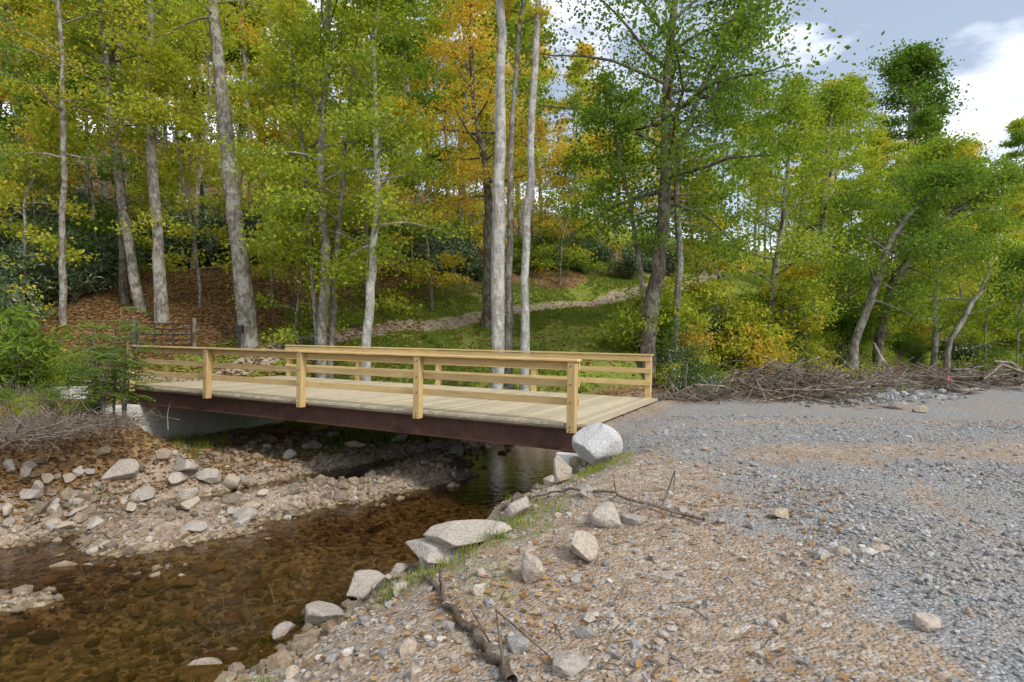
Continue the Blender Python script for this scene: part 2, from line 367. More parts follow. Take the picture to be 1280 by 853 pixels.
B=MB();xx=-12.75
while xx<.2:
    w=.14;box(B,xx,xx+w-.007,-.03+random.uniform(-.014,.014),5.03+random.uniform(-.01,.01),-.05+random.uniform(-.003,.003),random.uniform(-.003,.003));xx+=w
o=B.obj('deck',[M_DECK],parent=br)
B=MB()
for w0 in (.0,1.6,3.2,4.86):
    box(B,-12.75,.1,w0,w0+.14,-.092,-.053)
B.obj('nailer_boards',[M_DECK],parent=br)
B=MB()
for w0 in (.07,1.67,3.27,4.93):
    zt=-.095;zb=-.47
    box(B,-12.9,.1,w0-.10,w0+.10,zt-.018,zt);box(B,-12.9,.1,w0-.10,w0+.10,zb,zb+.018);box(B,-12.9,.1,w0-.006,w0+.006,zb+.018,zt-.018)
for k in range(5):
    xk=-12+ k*2.9
    for w0 in (.09,1.69,3.29): box(B,xk,xk+.01,w0+.0,w0+1.56,-.4,-.18)
B.obj('steel_beams',[M_RUST],parent=br)
for side,(pw0,pw1,rw0,rw1,cw0,cw1) in enumerate([(-.175,-.035,-.034,.004,-.19,.03),(5.035,5.175,4.996,5.034,4.97,5.19)]):
    for i in range(5):
        B=MB();xk=-i*SP+random.uniform(-.02,.02)
        box(B,xk-.07,xk+.07,pw0,pw1,-.14,1.035)
        o=B.obj('post_%d'%(side*5+i+1),[M_POST],parent=br)
        m=o.modifiers.new('b','BEVEL');m.width=.008;m.segments=2
    B=MB()
    for z0 in (.90,.60,.30):
        for i in range(4):
            dz=random.uniform(-.006,.006)
            box(B,-(i+1)*SP+.003+(-.1 if i==3 else 0),-i*SP-.003+(.1 if i==0 else 0),rw0,rw1,z0+dz,z0+.125+dz)
    for i in range(2): box(B,-(i+1)*2*SP+.003-(.12 if i else 0),-i*2*SP-.003+(.12 if i==0 else 0),cw0,cw1,1.038,1.076)
    o=B.obj('rails_%d'%(side+1),[M_RAIL],parent=br);m=o.modifiers.new('b','BEVEL');m.width=.005;m.segments=1
B=MB()
for i in range(5):
    for z0 in (-.1,-.04,.36,.66,.96):
        tube(B,[(-i*SP,-.174,z0),(-i*SP,-.186,z0)],[.014,.012],8)
B.obj('bolts',[M_RUST],parent=br)
ab=empty('concrete_abutment',A0);ab.rotation_euler=(0,0,br.rotation_euler[2])
B=MB();box(B,-13.3,-12.15,-.9,5.5,-2.,-.28);box(B,-13.3,-12.93,-.6,5.5,-.27,.16)
o=B.obj('stem',[M_CONC],parent=ab);m=o.modifiers.new('b','BEVEL');m.width=.02
B=MB();box(B,-13.25,-12.8,-2.5,-.92,-1.8,.26)
o=B.obj('wing_wall',[M_CONC],parent=ab);m=o.modifiers.new('b','BEVEL');m.width=.02
ab2=empty('concrete_abutment',A0);ab2.rotation_euler=(0,0,br.rotation_euler[2])
B=MB();box(B,-.28,.7,-.12,5.2,-1.6,-.49)
o=B.obj('footing',[M_CONC],parent=ab2);m=o.modifiers.new('b','BEVEL');m.width=.02
# ---------------- rocks
import bmesh
def ico(sub):
    bm=bmesh.new();bmesh.ops.create_icosphere(bm,subdivisions=sub,radius=1)
    v=np.array([q.co[:] for q in bm.verts]);f=np.array([[q.index for q in p.verts] for p in bm.faces]);bm.free();return v,f
def rockv(sub,cuts=6,lo=.55,hi=.9,r=rng):
    v,f=ico(sub);v=v.copy()
    for _ in range(cuts):
        n=r.normal(size=3);n/=np.linalg.norm(n);d=r.uniform(lo,hi)
        s=v@n-d;m=s>0;v[m]-=s[m,None]*n
    return v,f
def rock(name,pt,dims,rotz=0,mat=None,cuts=12,lo=.4,hi=.85,sink=.25,rn=.5,tilt=0,rough=.05):
    v,f=rockv(4,cuts,lo,hi)
    nn=fbm(v[:,0]*2+v[:,2]*1.3+rn*50,v[:,1]*2+v[:,2]*.7,int(rn*99),4)
    v=v*(1+nn[:,None]*rough*3)
    v=v/np.abs(v).max(0)*np.array(dims)/2
    B=MB();B.add(v,f,0,rn);o=B.obj(name,[mat or M_ROCK],True)
    o.location=(pt[0],pt[1],pt[2]+dims[2]*(.5-sink));o.rotation_euler=(tilt,tilt*.5,rotz)
    return o
bp=W(746,583,8.75)
rock('boulder',(bp[0],bp[1],-.62),(.82,.72,.74),.5,M_BOULD,10,.66,.92,.0,.5,.15,.06)
def rk(px,py,wpx,hpx,rotz=0,name='rock',**k):
    p=G(px,py);s=F/p[1];w=wpx/s;h=hpx/s
    kk=dict(sink=.18,tilt=random.uniform(-.2,.2));kk.update(k)
    rock(name,p,(w,w*random.uniform(.55,.8),h*1.1),rotz,**kk)
p=G(565,702);q=p[1]/7.
rock('rock_slab',(p[0]+.06,p[1]+.2,p[2]+.08),(1.35*q,.62,.17),.1,None,14,.4,.8,.0,.55,.06,.05)
rock('rock_slab',(p[0]-.06,p[1]+.14,p[2]-.05),(1.2*q,.58,.18),-.05,None,14,.4,.8,.0,.5,-.03,.05)
rock('rock_slab',(p[0]-.0,p[1]+.2,p[2]-.18),(.95*q,.5,.18),.1,None,14,.45,.85,.0,.45,.03,.05)
RK=[(668,728,52,44,.6),(760,655,55,34,.2),(727,698,58,34,.5),(790,655,40,14,1.),(452,748,66,34,.3),(400,782,62,32,.1),(355,800,40,20,.5),(255,850,70,26,0.),
 (648,645,44,26,.4),(700,606,30,42,.1),(626,672,34,20,.2),(975,648,28,14,0.),(707,838,62,20,.3),(1160,785,46,22,.2),(365,845,26,12,.3),(520,850,30,22,.3),(600,742,22,14,.1),
 (690,620,22,16,.9),(560,760,18,10,.9),(1122,512,22,14,0.),(1148,516,20,10,0.),(735,620,26,16,.3),(500,720,30,22,1.2),(478,735,34,18,.2),
 (175,625,34,18,.3),(260,604,34,20,.2),(228,733,36,18,.1),(390,560,26,12,.2),(500,552,24,12,.1),(570,570,24,14,.2),(360,575,22,14,.3),(445,560,26,10,.1),
 (545,560,30,12,.3),(640,560,26,14,.3),(610,566,20,12,.4),(415,548,20,10,.4),(530,566,22,12,.4),(50,700,26,12,.4),(270,715,26,12,.3),(185,742,30,12,.2),
 (700,755,14,8,.2),(815,700,16,9,.4),(640,800,18,9,.5),(870,760,20,9,.1),(930,700,14,7,.4),(790,790,16,8,.6),(850,640,18,9,.2),(900,655,16,8,.2),(740,775,30,8,.2),(700,728,16,8,.9),(600,720,20,12,.3),(150,600,50,26,.4),(230,590,44,24,.7),(290,608,36,18,.9)]
for _ in range(34): RK.append((random.uniform(-5,330),random.uniform(585,665),random.uniform(12,36),random.uniform(8,18),random.random()))
for _ in range(16): RK.append((random.uniform(100,480),random.uniform(690,790),random.uniform(12,30),random.uniform(6,14),random.random()))
for a in RK: rk(*a[:4],rotz=a[4]*3,rn=random.random(),rough=.06)
# pebbles
b0=[rockv(1,5,.5,.85) for _ in range(12)]
gph=(1+5**.5)/2
iv=np.array([(-1,gph,0),(1,gph,0),(-1,-gph,0),(1,-gph,0),(0,-1,gph),(0,1,gph),(0,-1,-gph),(0,1,-gph),(gph,0,-1),(gph,0,1),(-gph,0,-1),(-gph,0,1)])/1.9
iff=np.array([(0,11,5),(0,5,1),(0,1,7),(0,7,10),(0,10,11),(1,5,9),(5,11,4),(11,10,2),(10,7,6),(7,1,8),(3,9,4),(3,4,2),(3,2,6),(3,6,8),(3,8,9),(4,9,5),(2,4,11),(6,2,10),(8,6,7),(9,8,1)])
small=[(iv*(1+.45*(rng.random((12,1))-.5)),iff) for _ in range(10)]
def scatter(name,x,y,size,mat,flat=.6,rnd=None,sinkf=.2):
    z=terr(x,y);B=MB();n=len(x);big=size>.05
    rnd=rng.random(n) if rnd is None else rnd
    for grp,base in ((~big,small),(big,b0)):
        ids=np.where(grp)[0]
        if not len(ids): continue
        for k,(bv,bf) in enumerate(base):
            I=ids[k::len(base)]
            if not len(I): continue
            m=len(I);th=rng.random(m)*6.283;c_,s_=np.cos(th),np.sin(th)
            sc=size[I][:,None]*np.stack([np.ones(m),rng.uniform(.5,1,m),rng.uniform(.35,.85,m)*flat/.6],1)
            v=bv[None]*sc[:,None]/2
            tl=rng.normal(size=m)*.3
            vy=v[...,1]*np.cos(tl)[:,None]-v[...,2]*np.sin(tl)[:,None];vz=v[...,1]*np.sin(tl)[:,None]+v[...,2]*np.cos(tl)[:,None]
            vx=v[...,0]*c_[:,None]-vy*s_[:,None];vy2=v[...,0]*s_[:,None]+vy*c_[:,None]
            vv=np.stack([vx+x[I][:,None],vy2+y[I][:,None],vz+(z[I]+sc[:,2]*sinkf)[:,None]],-1)
            f=(bf[None]+(np.arange(m)*len(bv))[:,None,None]).reshape(-1,3)
            B.add(vv.reshape(-1,3),f,0,np.repeat(rnd[I],len(bv)))
    return B.obj(name,[mat])
def wedge(n,y0,y1,p=1.,xl=-.95,xr=.95):
    Z=y0+(y1-y0)*rng.random(n)**p
    return (xl+(xr-xl)*rng.random(n))*Z,Z
x,y=wedge(64000,4.3,18,.8,-1,.25)
z,e,sg,tt,bw=terr(x,y,True)
keep=(z>WATER-.24)&(z<-.55)&(rng.random(len(x))<np.where(z<WATER,.4,.6)*(.25+1.3*vn(x*1.2,y*1.2,90)**1.5))&~((sg<0)&(z>-1.2)&(rng.random(len(x))<.7))
x,y=x[keep],y[keep];s=np.clip(rng.lognormal(-2.95,.68,len(x)),.02,.38)
scatter('river_stones',x,y,s,M_RIV)
x,y=wedge(42000,2.1,9,.75,-.6,.95)
z,e,sg,tt,bw=terr(x,y,True)
ed=np.interp(y,EY,EX)
k=(sg>0)&(tt>.2)&(x<ed+1.)&(rng.random(len(x))<.08+.7*vn(x*1.5,y*1.5,95)**2.5+.35*(tt<.75))
xa,ya=x[k],y[k];s=np.clip(rng.lognormal(-3.7,.62,len(xa)),.012,.17)
scatter('bank_stones',xa,ya,s,M_PEB,.5)
x,y=wedge(52000,2.1,11,.62,.05,.98)
k=(x>np.interp(y,[0,2.4,3.3,4.6,6.4,8,9.3,14],[1.3,1.5,1.8,2.0,2.0,1.7,2.3,4.5])-.6+vn(x,y,3)*1.3)&(rng.random(len(x))<.1+.8*vn(x*1.0,y*1.0,96)**1.7)
k&=~((np.abs(y-(7.2+.10*(x-3)))<.7)&(rng.random(len(x))<.8))
x,y=x[k],y[k];s=np.clip(rng.lognormal(-3.75,.5,len(x)),.01,.10)
scatter('road_gravel',x,y,s,M_GRV,.55)
x=rng.normal(9.8,1.3,700);y=15.0+.45*(x-9.8)+rng.normal(0,.5,700)
scatter('gravel_pile',x,y,np.clip(rng.lognormal(-2.6,.6,700),.03,.4),M_GRV,.7)
# ---------------- fallen leaves
def ground_leaves(name,x,y,size,mat,lift=.012):
    z=terr(x,y);B=MB();leaves(B,np.stack([x,y,z+lift+rng.random(len(x))*.01],1),size,.7,0,rng.random(len(x)),.85);return B.obj(name,[mat])
x,y=wedge(13000,2.1,13,.8,-.9,.6);k=(terr(x,y)>WATER+.02)&(rng.random(len(x))<vn(x*.8,y*.8,120)**1.4*.85)&(x<3.2);x,y=x[k],y[k]
ground_leaves('fallen_leaves',x,y,.048,L_DRY)
x,y=wedge(24000,8,19,1,-1.,-.35);_,e,sg,tt,_=terr(x,y,True);k=(sg<0)&(tt>.2);x,y=x[k],y[k]
ground_leaves('fallen_leaves',x,y,.08,L_DRY,.02)
x,y=wedge(70000,19,38,1,-.95,.35);_,e,sg,tt,_=terr(x,y,True);k=(sg<0)&(tt>.8)&((x<-4)|(rng.random(len(x))<.3));x,y=x[k],y[k]
ground_leaves('leaf_litter',x,y,.13,L_DRY,.02)
# ---------------- grass
def grass(name,x,y,h,nb=9,mat=None,w=.008):
    n=len(x);z=terr(x,y);B=MB()
    X=np.repeat(x,nb)+rng.normal(0,.04,n*nb);Y=np.repeat(y,nb)+rng.normal(0,.04,n*nb);Zz=np.repeat(z,nb)-.01
    hh=np.repeat(h,nb)*rng.uniform(.5,1.1,n*nb);a=rng.random(n*nb)*6.283;ln=rng.uniform(.1,.6,n*nb)*hh
    ca,sa=np.cos(a),np.sin(a);b=np.stack([X,Y,Zz],1);wd=np.stack([-sa,ca,0*a],1)*w
    mid=b+np.stack([ca*ln*.35,sa*ln*.35,hh*.6],1);tip=b+np.stack([ca*ln,sa*ln,hh],1)
    v=np.stack([b-wd,b+wd,mid+wd*.8,mid-wd*.8,tip+wd*.15,tip-wd*.15],1).reshape(-1,3)
    k=np.arange(n*nb)[:,None]*6
    f=np.vstack([k+np.array([0,1,2,3]),k+np.array([3,2,4,5])])
    B.add(v,f,0,np.repeat(rng.random(n*nb)*.6+np.repeat(rng.random(n),nb)*.4,6));return B.obj(name,[mat or L_GRASS])
x,y=wedge(7000,3,12,.9,-.6,.3);_,e,sg,tt,_=terr(x,y,True);k=(sg>0)&(tt>.2)&(tt<.998)&(vn(x*1.1,y*1.1,130)>.6)&(x<1.7);x,y=x[k],y[k]
grass('bank_grass',x,y,rng.uniform(.04,.15,len(x)),6,w=.003)
x,y=wedge(34000,15,38,.8,-.4,.5);_,e,sg,tt,_=terr(x,y,True);dp,_,_=pdist(x,y,PATH);k=(sg<0)&(tt>.35)&(e<15)&(dp>.75)&(vn(x*.5,y*.5,131)>.3);x,y=x[k],y[k]
grass('hillside_grass',x,y,rng.uniform(.06,.2,len(x)),8,w=.014)
x,y=wedge(3000,10,30,.8,.3,.98);_,e,sg,tt,_=terr(x,y,True);k=(sg>0)&(e>0)&(e<3.0)&(x>10);x,y=x[k],y[k]
grass('roadside_grass',x,y,rng.uniform(.08,.25,len(x)),8,w=.010)
x,y=wedge(3000,8.5,17,.8,-1.,-.5);_,e,sg,tt,_=terr(x,y,True);k=(sg<0)&(tt>.35)&(vn(x,y,133)>.5);x,y=x[k],y[k]
grass('left_bank_grass',x,y,rng.uniform(.08,.3,len(x)),6,w=.005)
# ---------------- trees
def tree_mb(path,rad,cb,R,nb,nleaf,ls,droop=0.,asp=.65,sides=9,bias=(0,0),elev=(10,60)):
    B=MB();p=cr(np.asarray(path,float),4);n=len(p)
    r=np.interp(np.linspace(0,1,n),np.linspace(0,1,len(rad)),rad);
    p[1:-1,:2]+=rng.normal(0,.03,(n-2,2));tube(B,p,r,sides,0,.5,.16)
    cl=[];ang=rng.random()*6.28
    for k in range(nb):
        tp=(k+rng.random())/nb;t=cb+(1-cb)*tp*.99;fi=t*(n-1);i=int(fi);q=p[i]+(p[min(i+1,n-1)]-p[i])*(fi-i);rr=r[i]
        ang+=2.4+rng.normal()*.5
        L=R*(.55+.45*math.sin(math.pi*min(1,tp*1.05+.12)))*(1-.55*tp**3)*rng.uniform(.55,1.15)
        el=math.radians(elev[0]+(elev[1]-elev[0])*tp+rng.normal()*10)
        d=np.array([math.cos(ang)+bias[0],math.sin(ang)+bias[1],0]);d/=np.linalg.norm(d)+1e-6
        pts=[q];dd=d*math.cos(el)+np.array([0,0,math.sin(el)])
        for s in range(5):
            dd=dd+rng.normal(0,.15,3);dd[2]-=droop*.25;dd/=np.linalg.norm(dd);pts.append(pts[-1]+dd*L/5)
        pts=np.array(pts);br_=min(rr*.5,.012+.018*L)
        tube(B,pts,np.linspace(br_,.010,6),5,0)
        for s in range(6):
            f=.3+.7*(s+rng.random())/6;g=f*5;j=min(int(g),4);o=pts[j]+(pts[j+1]-pts[j])*(g-j)
            d2=(pts[j+1]-pts[j]);d2/=np.linalg.norm(d2);d2=d2+rng.normal(0,.6,3)*np.array([1,1,.45]);d2/=np.linalg.norm(d2)
            L2=L*.42*rng.uniform(.5,1.1)*(1.2-f*.5)
            mid=o+d2*L2*.5+rng.normal(0,.05,3);en=o+d2*L2+np.array([0,0,-droop*.1*L2])
            tube(B,[o,mid,en],[.010,.007,.004],3,0)
            cl+= [o+(en-o)*u for u in (.35,.7,1.)]
    if nleaf and cl:
        cl=np.array(cl);m=len(cl);cr_=rng.random(m)
        ids=rng.integers(0,m,nleaf);sp=.11*R+.06
        off=rng.normal(size=(nleaf,3))*np.array([sp,sp,sp*.45])
        leaves(B,cl[ids]+off,ls,asp,1,np.clip(cr_[ids]*.55+rng.random(nleaf)*.45,0,1),.45)
    return B
def hero(name,pix,Z,wpx,mats,cb,R,nb,nleaf,ls=.14,bias=(0,0),elev=(10,60),top=.25,droop=.3):
    base=W(pix[0][0],pix[0][1],Z);gz=H(base[0],Z)
    pts=[]
    for i,(a,b) in enumerate(pix):
        w=W(a,b,Z);pts.append(w-np.array([base[0],Z,gz]))
    pts=np.array(pts)
    if pts[0][2]>.0: pts=np.vstack([[pts[0][0],pts[0][1],-.4],pts]) if pts[0][2]>.3 else np.vstack([pts[0]*[1,1,0]+[0,0,-.4],pts[1:]])
    r0=wpx*.84/2/F*Z;n=len(pts)
    rad=np.concatenate([[r0*1.35,r0*1.0],np.linspace(r0*.95,r0*top,n-2)])
    B=tree_mb(pts,rad,cb,R,nb,nleaf,ls,droop,bias=bias,elev=elev,sides=12)
    o=B.obj(name,mats,False);o.location=(base[0],Z,gz)
    mi=np.empty(len(o.data.polygons),np.int32);o.data.polygons.foreach_get('material_index',mi);o.data.polygons.foreach_set('use_smooth',mi==0)
    return o
hero('maple_tree',[(313,432),(301,330),(288,220),(276,110),(266,0),(258,-120),(250,-240)],22,23,[B_GREY,L_YG],.62,4.,22,7000)
hero('maple_tree',[(203,405),(197,300),(190,150),(188,0),(184,-170)],24,15,[B_GREY,L_YG],.45,3.8,24,9000)
hero('maple_tree',[(180,405),(165,330),(148,220),(135,100),(122,-30),(110,-160)],25,13,[B_GREY,L_OR],.45,3.6,22,8500)
hero('maple_tree',[(158,375),(150,250),(140,120),(143,0),(140,-100)],26,10,[B_DARK,L_YG],.45,3.3,18,6500)
hero('maple_tree',[(80,420),(78,300),(80,150),(72,0),(65,-120)],23,8,[B_GREY,L_GREEN],.4,3.2,20,7500)
hero('maple_tree',[(402,437),(408,330),(400,220),(408,100),(412,-50),(410,-150)],21,15,[B_GREY,L_YG],.35,3.5,28,13000)
hero('maple_tree',[(414,437),(420,320),(430,200),(442,80),(458,-60)],21.3,9,[B_GREY,L_YG],.35,3.,20,8500)
hero('maple_tree',[(396,437),(390,330),(382,220),(370,120),(362,20)],21.5,7,[B_GREY,L_YG],.4,2.6,16,6500)
hero('birch_tree',[(458,445),(462,380),(468,290),(472,200),(468,100),(475,-20)],20,14,[B_PALE,L_YG],.45,2.8,18,7000)
hero('poplar_tree',[(621,492),(622,300),(627,150),(625,0),(622,-200),(620,-330)],17.5,20,[B_PALE,L_YG],.66,3.6,16,4500)
hero('poplar_tree',[(637,490),(637,300),(640,150),(652,20),(660,-60)],18.2,9,[B_GREY,L_OR],.7,1.6,10,1500)
hero('poplar_tree',[(655,492),(657,350),(665,180),(673,0),(680,-150),(684,-250)],17.8,12,[B_PALE,L_YG],.66,2.8,14,3500)
hero('oak_tree',[(608,368),(611,290),(607,210),(596,150),(588,60),(590,-20)],26,14,[B_DARK,L_OR],.4,3.8,24,10500)
hero('oak_tree',[(810,432),(822,340),(832,240),(833,150),(838,60),(850,-60),(856,-130)],20,22,[B_DARK,L_GREEN],.38,5.6,38,21000,bias=(.3,0),elev=(0,60))
hero('maple_tree',[(806,430),(800,340),(786,250),(770,180),(762,110)],21,8,[B_GREY,L_GREEN],.45,2.4,16,5500)
hero('maple_tree',[(843,442),(850,330),(846,230),(870,130),(905,50),(930,-10)],20.5,10,[B_GREY,L_GREEN],.4,3.6,22,9000,bias=(.4,0))
hero('maple_tree',[(958,445),(965,370),(975,300),(985,200),(988,130)],24,10,[B_GREY,L_YG],.3,3.2,26,11000)
hero('maple_tree',[(1018,425),(1028,330),(1030,250),(1036,170),(1040,120)],27,11,[B_GREY,L_YG],.3,3.6,26,12000)
hero('maple_tree',[(1068,432),(1090,370),(1112,305),(1150,255),(1195,225)],24,12,[B_GREY,L_GREEN],.35,3.0,26,10000,bias=(.3,0),droop=.6)
hero('maple_tree',[(1100,420),(1122,345),(1165,290),(1215,250),(1262,225)],26,13,[B_DARK,L_GREEN],.35,3.2,26,10000,bias=(.3,0),droop=.6)
hero('maple_tree',[(1168,440),(1172,340),(1176,240),(1180,190)],30,8,[B_PALE,L_YG],.3,3.4,24,11000)
hero('dead_tree',[(1185,440),(1210,390),(1236,342)],25,8,[B_GREY,L_YG],.4,1.2,5,0)
hero('tulip_tree',[(1140,400),(1140,260),(1140,170),(1142,110),(1140,78)],58,13,[B_GREY,L_GREEN],.42,4.6,46,15000,ls=.3,droop=0,elev=(20,65))
def variant(seed,h,r0,cb,R,nb,nl,ls,lean=.6,elev=(10,60)):
    a=rng.normal(0,lean,2);b=rng.normal(0,lean,2)
    path=[(0,0,-.5),(0,0,.3),(a[0]*.3,a[1]*.3,h*.3),(a[0],a[1],h*.6),(a[0]+b[0],a[1]+b[1],h*.85),(a[0]+b[0]*1.3,a[1]+b[1]*1.3,h)]
    B=tree_mb(path,[r0*1.4,r0*1.05,r0*.85,r0*.6,r0*.35,r0*.1],cb,R,nb,nl,ls,.3,elev=elev,sides=7)
    return B.mesh('forest_tree_mesh',[B_GREY,L_YG])
TALL=[variant(i,h,.18,cb,3.2,20,4800,.27) for i,(h,cb) in enumerate([(21,.45),(23,.5),(19,.4),(24,.55)])]
UND=[variant(i,h,.07,cb,2.6,22,5000,.17,.5,(5,50)) for i,(h,cb) in enumerate([(8,.22),(10,.28),(7,.2),(11,.3)])]
def inst(me,nm,par,x,y,s,mats,rz=None,dz=0):
    o=bpy.data.objects.new(nm,me);scene.collection.objects.link(o);o.location=(x,y,H(x,y)+dz);o.rotation_euler=(0,0,random.random()*6.28 if rz is None else rz);o.scale=(s,s,s*random.uniform(.92,1.08))
    if par: o.parent=par
    for i,m in enumerate(mats):
        if m: o.material_slots[i].link='OBJECT';o.material_slots[i].material=m
    return o
def place(n,y0,y1,mind,test,xl=-1.15,xr=1.15,p=1.):
    out=[]
    tries=0
    while len(out)<n and tries<n*30:
        tries+=1
        Z=y0+(y1-y0)*random.random()**p;X_=random.uniform(xl,xr)*Z
        if all((X_-a)**2+(Z-b)**2>mind**2 for a,b in out) and test(X_,Z): out.append((X_,Z))
    return out
def farside(x,y,emin=3,pmin=2.2):
    a=np.array([x]);b=np.array([y]);d,s,h=pdist(a,b,CLs);d1,_,_=pdist(a,b,PATH)
    return s[0]<0 and d[0]-h[0]>emin and d1[0]>pmin
fo=empty('distant_forest')
lm=lambda: random.choices([L_YG,L_GREEN,L_OR],[.60,.16,.24])[0]
k=0
for X_,Z in place(60,31,58,3.,lambda x,y:farside(x,y,9) and not(x/y>.3 and y<38)):
    k+=1;s=random.uniform(.75,1.05)*(1 if X_/Z<.1 else .72);inst(random.choice(TALL),'tree_%d'%k,fo,X_,Z,s,[random.choice([B_GREY,B_GREY,B_PALE,B_DARK]),lm()])
for X_,Z in place(74,56,115,6.,lambda x,y:farside(x,y,9),-.98,.98):
    k+=1;s=random.uniform(.9,1.2)*(1 if X_/Z<.1 else .78);inst(random.choice(TALL),'tree_%d'%k,fo,X_,Z,s,[random.choice([B_GREY,B_PALE]),lm()])
for px,Z,s,m in [(1230,50,.78,L_YG),(1290,46,.72,L_OR),(1190,60,.8,L_YG),(1085,50,.78,L_YG),(1050,60,.9,L_YG),(1260,60,.85,L_GREEN),(720,48,.8,L_YG),(560,44,.9,L_OR),(500,40,.9,L_YG),(20,34,.8,L_OR),(110,32,.75,L_OR),(230,35,.85,L_YG),(330,36,.85,L_OR),(650,42,.8,L_YG),(900,46,.75,L_YG)]:
    k+=1;inst(random.choice(TALL),'tree_%d'%k,fo,(px-640)/F*Z,Z,s,[B_GREY,m])
un=empty('understory_trees');k=0
for X_,Z in place(46,28,48,2.4,lambda x,y:farside(x,y,9,3)):
    k+=1;inst(random.choice(UND),'sapling_%d'%k,un,X_,Z,random.uniform(.7,1.15),[B_GREY,lm()])
for px,Z,s,m in [(30,24,1.,L_YG),(120,28,1.1,L_GREEN),(250,26,1.,L_YG),(340,27,1.1,L_YG),(460,27,1.1,L_YG),(540,28,1.05,L_OR),(370,23,.8,L_YG),(700,34,.9,L_YG),(740,38,1.,L_YG),
    (900,27,.9,L_YG),(880,24,.7,L_OR),(930,23,.7,L_YG),(1010,24,.75,L_OR),(1060,28,.9,L_YG),(1230,30,.9,L_YG),(1270,27,.85,L_GREEN),(1130,32,1.1,L_YG),(1210,36,1.1,L_YG),(1290,34,1.1,L_YG),(1180,42,1.2,L_OR),(1260,46,1.3,L_YG)]:
    k+=1;inst(random.choice(UND),'sapling_%d'%k,un,(px-640)/F*Z,Z,s,[B_GREY,m])
# shrubs
def bush_mb(R,h,ns,nl,ls,asp,up=.35):
    B=MB();cl=[]
    for i in range(ns):
        a=random.random()*6.28;q=R*random.uniform(.2,1);tp=np.array([math.cos(a)*q,math.sin(a)*q,h*(1-.5*(q/R)**2)*random.uniform(.55,1.05)])
        md=tp*[.45,.45,.55]+rng.normal(0,.08,3);pts=cr(np.array([(0,0,-.2),md,tp]),3)
        tube(B,pts,np.linspace(.025,.006,len(pts)),5,0)
        for j in range(5):
            o=pts[random.randint(2,len(pts)-1)];e_=o+rng.normal(0,.28,3)*R*.6+[0,0,.1];tube(B,[o,(o+e_)/2+rng.normal(0,.03,3),e_],[.008,.006,.003],4,0);cl+=[e_,(e_+o)/2]
        cl.append(tp)
    cl=np.array(cl);cc=rng.random(len(cl));ids=rng.integers(0,len(cl),nl)
    leaves(B,cl[ids]+rng.normal(size=(nl,3))*.14*R*np.array([1,1,.6]),ls,asp,1,np.clip(cc[ids]*.5+rng.random(nl)*.5,0,1),up);return B
BU=[bush_mb(1.5,h,22,4000,.17,.36).mesh('rhododendron_mesh',[B_DARK,L_RH]) for h in (2.2,2.8,1.8)]
SH=[bush_mb(1.1,h,18,2400,.09,.6).mesh('shrub_mesh',[B_GREY,L_GREEN]) for h in (1.3,1.8,1.)]
th=empty('rhododendron_thicket');k=0
def sh(list_,nm,par,px,Z,s,mats,dz=0):
    global k;k+=1;inst(random.choice(list_),'%s_%d'%(nm,k),par,(px-640)/F*Z,Z,s,mats,dz=dz)
for i in range(40): 
    Z=random.uniform(31,38);px=random.uniform(-30,430);sh(BU,'shrub',th,px,Z,random.uniform(.9,1.5),[None,None])
for i in range(26):
    Z=random.uniform(36,44);px=random.uniform(430,860);sh(BU,'shrub',th,px,Z,random.uniform(.8,1.1),[None,random.choice([L_RH,L_GREEN])])
for px,Z,s in [(550,32,1.),(575,33,1.1),(598,32.5,.8),(680,37,1.),(710,38,1.),(740,38,.9),(0,24,1.2),(40,25,1.2),(90,26,1.2),(-20,20,1.1),(130,28,1.)]: sh(BU,'shrub',th,px,Z,s,[None,None])
sb=empty('streamside_shrubs')
def farpx(px,Z0,emin):
    Z=Z0
    while Z<60:
        if farside((px-640)/F*Z,Z,emin,0): return Z
        Z+=.3
    return Z
for i in range(90):
    px=random.uniform(805,1330);Z=farpx(px,16,.2)+random.uniform(0,4.5)
    sh(SH+BU[:1],'shrub',sb,px,Z,random.uniform(.65,1.2),[None,random.choice([L_OR,L_GREEN] if i%9==0 else [L_GREEN,L_YG,L_YG,L_RH])])
for i in range(24):
    px=random.uniform(1000,1330);Z=random.uniform(34,48)
    if farside((px-640)/F*Z,Z,3): sh(SH,'shrub',sb,px,Z,random.uniform(1.2,2.),[None,random.choice([L_GREEN,L_YG])])
for i in range(16):
    px=random.uniform(640,800);Z=random.uniform(34,37)+ (px-640)/60;sh(SH,'shrub',sb,px,Z+1,.6,[None,L_GREEN])
for i in range(10):
    px=random.uniform(380,560);Z=random.uniform(22,27);sh(SH,'shrub',sb,px,Z,.28,[None,L_GREEN])
for (px,Z,s) in [(10,12.5,.6),(50,13,.55),(100,13.,.5),(30,14.5,.9),(75,14.5,.8),(0,11.5,.4),(-10,13.5,.9),(20,16,1.1),(60,11.6,.3),(120,11.8,.3),(90,11.,.22),(30,10.6,.25)]: sh(SH,'shrub',sb,px,Z,s,[None,random.choice([L_GREEN,L_YG])])
o=bush_mb(1.0,1.9,18,1700,.19,.3,.5).obj('rhododendron_bush',[B_GREY,L_GREEN]);q=((22-640)/F*12.5,12.5);o.location=(q[0],q[1],H(*q))
